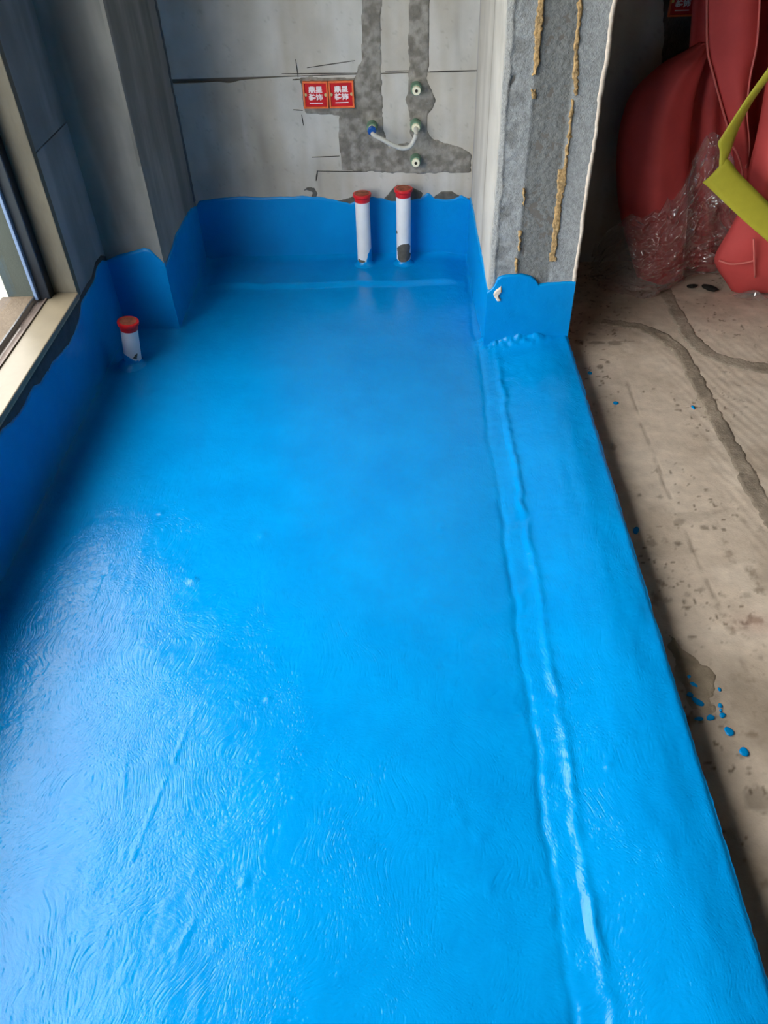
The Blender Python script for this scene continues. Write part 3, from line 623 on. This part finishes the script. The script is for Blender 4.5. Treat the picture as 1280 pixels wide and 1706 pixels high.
# ------------------------------------------------------------------ drain pipes
def drain_pipe(base, top, rad, label, marks):
    base = Vector(base); top = Vector(top); ax = (top - base); L = ax.length
    M = Vector((0, 0, 1)).rotation_difference(ax).to_matrix().to_4x4()
    t = tag(empty('drain_pipe', base), label, 'pipe', 'capped white drain pipes standing up from the blue floor')
    M = Matrix.Translation(base) @ M
    pipe = lathe('pipe_tube', [(rad * 0.96, -0.03), (rad, 0.0), (rad, L - 0.028), (rad, L - 0.016)], M, M_PVC, t, 40)
    cap = lathe('pipe_cap', [(rad * 1.02, L - 0.030), (rad * 1.06, L - 0.028), (rad * 1.07, L - 0.014), (rad * 1.24, L - 0.010), (rad * 1.27, L - 0.004), (rad * 1.24, L), (rad * 1.02, L + 0.0005)], M, M_REDCAP, t, 40)
    disc = lathe('cap_disc', [(rad * 1.00, L - 0.004), (rad * 0.98, L + 0.0015), (rad * 0.5, L + 0.0022), (rad * 0.02, L + 0.002)], M, M_CAPTOP, cap, 32)
    # material that clings to the foot: curved patches hugging the tube
    for i, (poly, mat, nm) in enumerate(marks):
        def to_p(s, h, off, M=M):
            a = s / rad; P = np.stack([(rad + off) * np.cos(a), (rad + off) * np.sin(a), h], -1)
            R3 = np.array(M.to_3x3()); return P @ R3.T + np.array(M.translation)
        patch(nm, [[(math.radians(a) * rad, h) for a, h in poly]], to_p, mat, t, 0.002, 0.0012, 0.0004, 0.004, 400 + i, wscale=60)
    skirtm = lathe('blue_collar', [(rad * 1.9, -0.004), (rad * 1.5, 0.003), (rad * 1.2, 0.009), (rad * 1.04, 0.018), (rad * 0.99, 0.022)], M, M_BLUE, t, 36, False, 0.06, 3)
    return t
# angle on the tube: -90 faces the camera, 0 faces right
drain_pipe((-0.160, 3.055, 0.012), (-0.158, 3.057, 0.300), 0.0285, 'white drain pipe with red cap and blue smear, left one at the back wall',
           [([(-75, 0.01), (-75, 0.03), (-60, 0.055), (-40, 0.068), (10, 0.07), (40, 0.06), (40, 0.0), (-75, 0.0)], M_BLUEW, 'blue_smear'), ([(-150, 0.014), (-95, 0.016), (-80, 0.022), (-100, 0.030), (-150, 0.032)], M_SLURRY, 'grey_smear')])
drain_pipe((0.001, 3.055, 0.012), (0.003, 3.056, 0.316), 0.0285, 'white drain pipe with red cap and grey cement smear, nearest the pier',
           [([(-150, 0.03), (-160, 0.070), (-130, 0.085), (-90, 0.095), (-45, 0.094), (-20, 0.080), (-40, 0.058), (-5, 0.045), (-25, 0.030), (-90, 0.012), (-130, 0.014)], M_SLURRY, 'grey_smear'), ([(-180, 0.125), (-150, 0.13), (-150, 0.14), (-180, 0.142)], M_SLURRY, 'grey_smear')])
drain_pipe((-0.947, 2.335, 0.004), (-0.926, 2.336, 0.168), 0.0285, 'short white drain pipe with dusty red cap standing under the window sill',
           [([(-180, -0.01), (-180, 0.050), (-110, 0.046), (-80, 0.038), (-60, 0.030), (-30, 0.03), (-30, -0.01)], M_BLUEW, 'blue_smear'), ([(-75, 0.034), (-60, 0.052), (-35, 0.056), (-40, 0.034)], M_SLURRY, 'grey_smear')])

# ------------------------------------------------------------------ water outlets and the hose between two of them
def outlet(p, label, kind):
    q = ony(p, YB - 0.045); M = Matrix.Translation(Vector((q[0], YB - 0.004, q[2]))) @ Matrix.Rotation(math.pi / 2, 4, 'X')
    t = tag(empty('water_outlet', (q[0], YB, q[2])), label, 'pipe outlet', 'green water outlets on the back wall')
    lathe('green_socket', [(0.022, -0.01), (0.0205, 0.012), (0.0200, 0.038), (0.0185, 0.042), (0.0130, 0.0425)], M, M_GREEN, t, 28)
    pl = lathe('plug', [(0.0150, 0.036), (0.0155, 0.050), (0.0140, 0.0535), (0.0058, 0.0540)], M, M_PLUG, t, 28)
    if kind == 'plain':
        lathe('plug_socket', [(0.0058, 0.052), (0.0056, 0.0545), (0.0015, 0.0545)], M, M_HOLE, pl, 14)
    if kind == 'blue':
        lathe('blue_nut', [(0.0125, 0.050), (0.0165, 0.054), (0.0170, 0.064), (0.0120, 0.068)], M, M_BLUEPLUG, t, 8)
    return np.array([q[0], YB - 0.06, q[2]])
outlet((694, 150), 'green water outlet with cream plug, topmost of the column on the right', 'plain')
o_l = outlet((620, 215), 'green water outlet with blue nut at the left end of the hose', 'blue')
o_r = outlet((693, 212), 'green water outlet in the middle of the column, joined to the hose', 'hose')
outlet((693, 270), 'green water outlet with cream plug, lowest one above the pipes', 'plain')
hp = [o_l + (0, 0.004, -0.002), o_l + (0.006, -0.012, -0.012), ony((637, 232), YB - 0.075), ony((655, 242), YB - 0.075), ony((670, 247), YB - 0.075), ony((683, 244), YB - 0.075), ony((691, 232), YB - 0.075), o_r + (0.001, -0.012, -0.012), o_r + (0, 0.006, 0.0)]
tag(tube('connecting_hose', spline(hp, 8), 0.0085, M_HOSE), 'pale grey flexible hose sagging between two green water outlets', 'hose')

# ------------------------------------------------------------------ red junction boxes
def txt(body, size, loc, parent, mat, bold=0.0):
    cu = bpy.data.curves.new('print', 'FONT'); cu.body = body; cu.size = size; cu.align_x = 'CENTER'; cu.align_y = 'CENTER'; cu.offset = bold; cu.extrude = 0.0002
    o = bpy.data.objects.new('print', cu); COL.objects.link(o)
    dg = bpy.context.evaluated_depsgraph_get(); me = bpy.data.meshes.new_from_object(o.evaluated_get(dg)); bpy.data.objects.remove(o)
    me.transform(Matrix.Translation(Vector(loc)) @ Matrix.Rotation(math.pi / 2, 4, 'X') @ Matrix.Diagonal((0.98, 0.84, 1, 1)))
    me.materials.clear(); me.materials.append(mat)
    return me
def junction_box(cx, cz, label, roll=0.0):
    t = tag(empty('junction_box', (cx, YB, cz)), label, 'junction box', 'red junction box covers on the back wall')
    t.rotation_euler = (0, roll, 0)
    y0 = -0.020; w = 0.0455; h = 0.0450; f = 0.006
    def sub(name, bl, mat, par=t, bev=0.001):
        V = boxes(name, bl, mat); V.parent = par
        md = V.modifiers.new('bevel', 'BEVEL'); md.width = bev; md.segments = 2; return V
    fr = sub('box_rim', [(-w, w, y0, 0.0, h - f, h), (-w, w, y0, 0.0, -h, -h + f), (-w, -w + f, y0, 0.0, -h + f, h - f), (w - f, w, y0, 0.0, -h + f, h - f)], M_ORANGE)
    card = sub('cover_card', [(-w + f, w - f, y0 + 0.004, -0.006, -h + f, h - f)], M_REDCARD)
    for s in (-1, 1):
        l = lathe('screw_lug', [(0.0055, 0.0), (0.0055, 0.003), (0.0022, 0.0034)], Matrix.Translation((s * (w - 0.0085), y0 + 0.004, 0.001)) @ Matrix.Rotation(math.pi / 2, 4, 'X'), M_LUG, None, 14)
        l.parent = t
    for body, z in (('鼎星', 0.0165), ('装饰', -0.0085)):
        me = txt(body, 0.0262, (0, y0 + 0.0036, z), t, M_TEXT, 0.0009); o = link('printed_characters', me, None, card, False)
    s_ = sub('printed_line', [(-0.024, 0.024, y0 + 0.0034, y0 + 0.0042, -0.0285, -0.0255)], M_TEXT, card, 0.0001)
    return t
qb = [ony(p, YB - 0.02) for p in [(526, 159), (569, 158), (1140, 2)]]
junction_box(qb[0][0], qb[0][2], 'red junction box cover with white print, left of the pair on grey wall', 0.02)
junction_box(qb[1][0], qb[1][2], 'red junction box cover with white print, right of the pair beside the grey chase', 0.0)
junction_box(qb[2][0], qb[2][2], 'shaded red junction box cover on the dark wall beside the red sheets', 0.0)

# ------------------------------------------------------------------ heap of salmon-red sheet, strap and film in the right corner
def lobe(name, rows, parent, mat=M_RED, nf=28, nb=8, bulge=0.1, folds=0.0, nfold=3, seed=0, thick=0.02):
    """rows: (v, uL, uR, Y, bulge factor); closed, filled-out length of sheet"""
    R_ = []
    for (v, ul, ur, Yd, k) in spline(rows, 6):
        Lp, Rp = ony((ul, v), Yd), ony((ur, v), Yd); row = []
        for i in range(nf):
            t = i / (nf - 1); p = Lp + (Rp - Lp) * t
            row.append(p + np.array([0, -1, 0.12]) * (bulge * k * math.sin(math.pi * t) ** 0.6 + folds * math.sin(t * nfold * 2 * math.pi + seed + 0.004 * v) * math.sin(math.pi * t) ** 0.5))
        for i in range(nb):
            t = 1 - (i + 0.5) / nb; p = Lp + (Rp - Lp) * t; row.append(p + np.array([0, thick, 0]))
        R_.append(row)
    A = np.array(R_); n, m = A.shape[:2]
    A[..., 2] = np.maximum(A[..., 2], ZR + 0.004)
    F = []
    for i in range(n - 1):
        for j in range(m):
            j2 = (j + 1) % m; F.append([i * m + j, i * m + j2, (i + 1) * m + j2, (i + 1) * m + j])
    F.append(list(range(m))); F.append([(n - 1) * m + j for j in range(m)][::-1])
    return mesh(name, A.reshape(-1, 3), F, mat, parent, True)
heap = tag(empty('red_sheet', (1.15, 2.9, ZR)), 'large salmon-red sheet bunched up in folds in the dark corner', 'sheet')
lobe('bulging_fold', [(72, 1168, 1184, 3.02, 0.2), (90, 1135, 1180, 3.0, 0.5), (112, 1096, 1172, 2.98, 0.8), (160, 1050, 1158, 2.97, 1.0), (230, 1030, 1150, 2.96, 1.1), (310, 1028, 1147, 2.96, 1.1), (370, 1036, 1145, 2.96, 1.0), (430, 1052, 1140, 2.97, 0.9), (475, 1066, 1136, 2.97, 0.7)], heap, bulge=0.09, folds=0.006, nfold=2, seed=1)
lobe('back_fold', [(-90, 1160, 1300, 3.08, .3), (60, 1150, 1290, 3.06, .3), (200, 1138, 1300, 3.04, .4), (320, 1130, 1320, 3.02, .4), (440, 1130, 1330, 3.02, .3), (478, 1130, 1330, 3.02, .3)], heap, bulge=0.03, folds=0.02, nfold=3, seed=2)
lobe('hanging_fold', [(-140, 1176, 1268, 2.93, .5), (0, 1178, 1266, 2.92, .6), (80, 1179, 1262, 2.92, .6), (120, 1188, 1252, 2.92, .6), (180, 1203, 1246, 2.92, .7), (240, 1219, 1250, 2.93, .7), (300, 1228, 1252, 2.94, .6)], heap, bulge=0.05, folds=0.006, nfold=1, seed=3)
def hem(pts): tube('hem', [ony(p, Yd) for *p, Yd in spline(pts, 6)], 0.0035, M_HEM, heap, 8)
hem([(1178, -100, 2.915), (1178, 0, 2.91), (1179, 80, 2.905), (1190, 130, 2.90), (1205, 185, 2.90), (1221, 240, 2.90)])
hem([(1268, -100, 2.915), (1266, 0, 2.91), (1261, 75, 2.905), (1250, 130, 2.90), (1245, 190, 2.90), (1249, 240, 2.90), (1243, 280, 2.90)])
hem([(1214, 235, 2.87), (1228, 255, 2.86), (1236, 280, 2.86), (1238, 300, 2.86)])
lobe('side_fold', [(-140, 1300, 1360, 2.9, .6), (60, 1288, 1360, 2.88, .8), (140, 1276, 1360, 2.86, 1), (220, 1262, 1350, 2.84, 1), (290, 1246, 1330, 2.83, .9), (340, 1244, 1310, 2.83, .6)], heap, bulge=0.07, folds=0.01, nfold=2, seed=4)
lobe('side_fold', [(-140, 1350, 1470, 2.95, .8), (150, 1345, 1470, 2.92, 1), (330, 1300, 1460, 2.88, 1), (480, 1300, 1440, 2.86, 1)], heap, bulge=0.10, folds=0.02, nfold=3, seed=5)
lobe('lower_fold', [(300, 1262, 1330, 2.86, .5), (345, 1236, 1345, 2.84, .8), (385, 1214, 1350, 2.83, 1), (425, 1192, 1350, 2.82, 1), (445, 1194, 1345, 2.82, 1), (470, 1210, 1335, 2.83, .8), (492, 1224, 1312, 2.84, .3)], heap, bulge=0.07, folds=0.008, nfold=1, seed=6)
hem([(1256, 398, 2.744), (1257, 430, 2.738), (1258, 462, 2.75)])
hem([(1198, 434, 2.785), (1218, 440, 2.757), (1240, 438, 2.744), (1258, 434, 2.738)])

def ribbon(name, Le, Re, mat, th=0.003):
    A = [ony(p[:2], p[2]) for p in spline(Le, 8)]; B = [ony(p[:2], p[2]) for p in spline(Re, 8)]
    n = len(A); V = []; F = []
    for i in range(n):
        c = [A[i] + (B[i] - A[i]) * t + np.array([0, -0.006 * math.sin(math.pi * t), 0]) for t in np.linspace(0, 1, 6)]
        V += c + [p + np.array([0.0, th, -th * 0.3]) for p in c[::-1]]
    m = 12
    for i in range(n - 1):
        for j in range(m):
            j2 = (j + 1) % m; F.append([i * m + j, i * m + j2, (i + 1) * m + j2, (i + 1) * m + j])
    F.append(list(range(m))); F.append([(n - 1) * m + j for j in range(m)][::-1])
    return V, F
st = tag(empty('yellow_strap', ony((1200, 300), 2.68)), 'wide flat yellow strap folded over in front of the red sheet', 'strap')
V, F = ribbon('', [(1330, 40, 2.66), (1284, 108, 2.67), (1240, 170, 2.68), (1204, 226, 2.69), (1197, 238, 2.69), (1200, 252, 2.69), (1199, 268, 2.685), (1199, 280, 2.68)],
                  [(1340, 60, 2.66), (1290, 122, 2.68), (1256, 168, 2.70), (1236, 205, 2.71), (1224, 234, 2.71), (1219, 250, 2.71), (1213, 264, 2.70), (1212, 280, 2.69)], M_YEL)
mesh('upper_length', V, F, M_YEL, st)
V, F = ribbon('', [(1171, 304, 2.67), (1183, 314, 2.665), (1208, 338, 2.655), (1240, 368, 2.645), (1284, 406, 2.635), (1345, 458, 2.62)],
                  [(1202, 273, 2.69), (1214, 266, 2.688), (1232, 288, 2.68), (1256, 312, 2.67), (1290, 346, 2.66), (1350, 404, 2.645)], M_YEL)
mesh('lower_length', V, F, M_YEL, st)

# clear plastic film, crumpled over the foot of the heap
BOT = [(985, 462), (1000, 480), (1030, 492), (1070, 498), (1105, 486), (1145, 466), (1190, 458), (1225, 455)]
TOP = [(985, 425, 2.94), (1010, 395, 2.88), (1060, 355, 2.82), (1110, 335, 2.80), (1140, 300, 2.79), (1165, 240, 2.78), (1195, 212, 2.78), (1228, 300, 2.77)]
Bc = np.array(spline([onz(p, ZR) for p in BOT], 24)); Tc = np.array(spline([ony(p[:2], p[2]) for p in TOP], 24))
Tc[:, 2] += 0.05 * fbm(np.linspace(0, 1, len(Tc)), np.zeros(len(Tc)), 11, 3, 508)
nr = 150; k = np.linspace(0, 1, nr)[None, :, None]
P = Bc[:, None, :] * (1 - k) + Tc[:, None, :] * k
ii, jj = np.meshgrid(np.linspace(0, 1.0, P.shape[0]), np.linspace(0, 1, nr), indexing='ij')
ww = 0.15 * fbm(ii, jj, 4, 2, 506)
rid = 1 - 2 * np.abs(fbm(ii + ww, jj, 6, 2, 501, 1.4, 0.8)); rid2 = 1 - 2 * np.abs(fbm(ii, jj + ww, 15, 1, 502)); rid3 = 1 - 2 * np.abs(fbm(ii - ww, jj + ww, 34, 1, 504))
dsp = 0.028 * rid + 0.020 * rid2 + 0.009 * rid3 - 0.03
P[..., 1] -= dsp + 0.045 * np.sin(np.pi * jj) ** 0.7; P[..., 2] += 0.6 * dsp + 0.02 * fbm(ii, jj, 9, 2, 503); P[..., 0] += 0.015 * fbm(ii, jj, 12, 2, 507)
P[..., 2] = np.maximum(P[..., 2], ZR + 0.006 + 0.006 * rid2)
film = grid('plastic_film', P[..., 0], P[..., 1], P[..., 2], M_FILM, None, None, None)
tag(film, 'crumpled clear plastic film lying at the foot of the red sheet', 'plastic film')
c = onz((1268, 488), ZR); gr, gt = np.meshgrid(np.linspace(0.02, 1, 26), np.linspace(0, 2 * np.pi, 73), indexing='ij')
rr = gr * (1 + 0.35 * fbm(np.cos(gt), np.sin(gt), 2.2, 3, 509)); gx = 0.12 * rr * np.cos(gt); gy = 0.05 * rr * np.sin(gt)
gz = 0.006 + 0.045 * np.clip(1 - 2 * np.abs(fbm(gx, gy, 24, 2, 505)), 0, 1) * (1 - 0.7 * gr)
tag(grid('plastic_film', c[0] + gx, c[1] + gy - 0.03, ZR + gz, M_FILM), 'small crumpled scrap of clear film in front of the lowest red fold', 'plastic film')

# two black lumps on the concrete
def lump(p, rx, ry, rz, an, label, seed):
    c = onz(p, ZR); V = []; F = []; nu, nv = 18, 10; ca, sa = math.cos(an), math.sin(an)
    for i in range(nv + 1):
        ph = math.pi * i / nv
        for j in range(nu):
            th = 2 * math.pi * j / nu
            w = 1 + 0.35 * float(fbm(np.array(math.cos(th) + i * 0.2), np.array(math.sin(th) + seed), 2.0, 3, seed))
            x, y, z = rx * w * math.sin(ph) * math.cos(th), ry * w * math.sin(ph) * math.sin(th), rz * math.cos(ph)
            V.append((c[0] + x * ca - y * sa, c[1] + x * sa + y * ca, ZR + 0.002 + rz + z))
    for i in range(nv):
        for j in range(nu):
            j2 = (j + 1) % nu; F.append([i * nu + j, (i + 1) * nu + j, (i + 1) * nu + j2, i * nu + j2])
    tag(mesh('rubble_lump', V, F, M_BLACK), label, 'rubble', 'black lumps on the concrete floor')
lump((1181, 484), 0.034, 0.016, 0.010, -0.7, 'larger black lump on the concrete, right of its smaller neighbour', 601)
lump((1153, 480), 0.022, 0.011, 0.007, 0.1, 'smaller black lump on the concrete in front of the plastic film', 602)
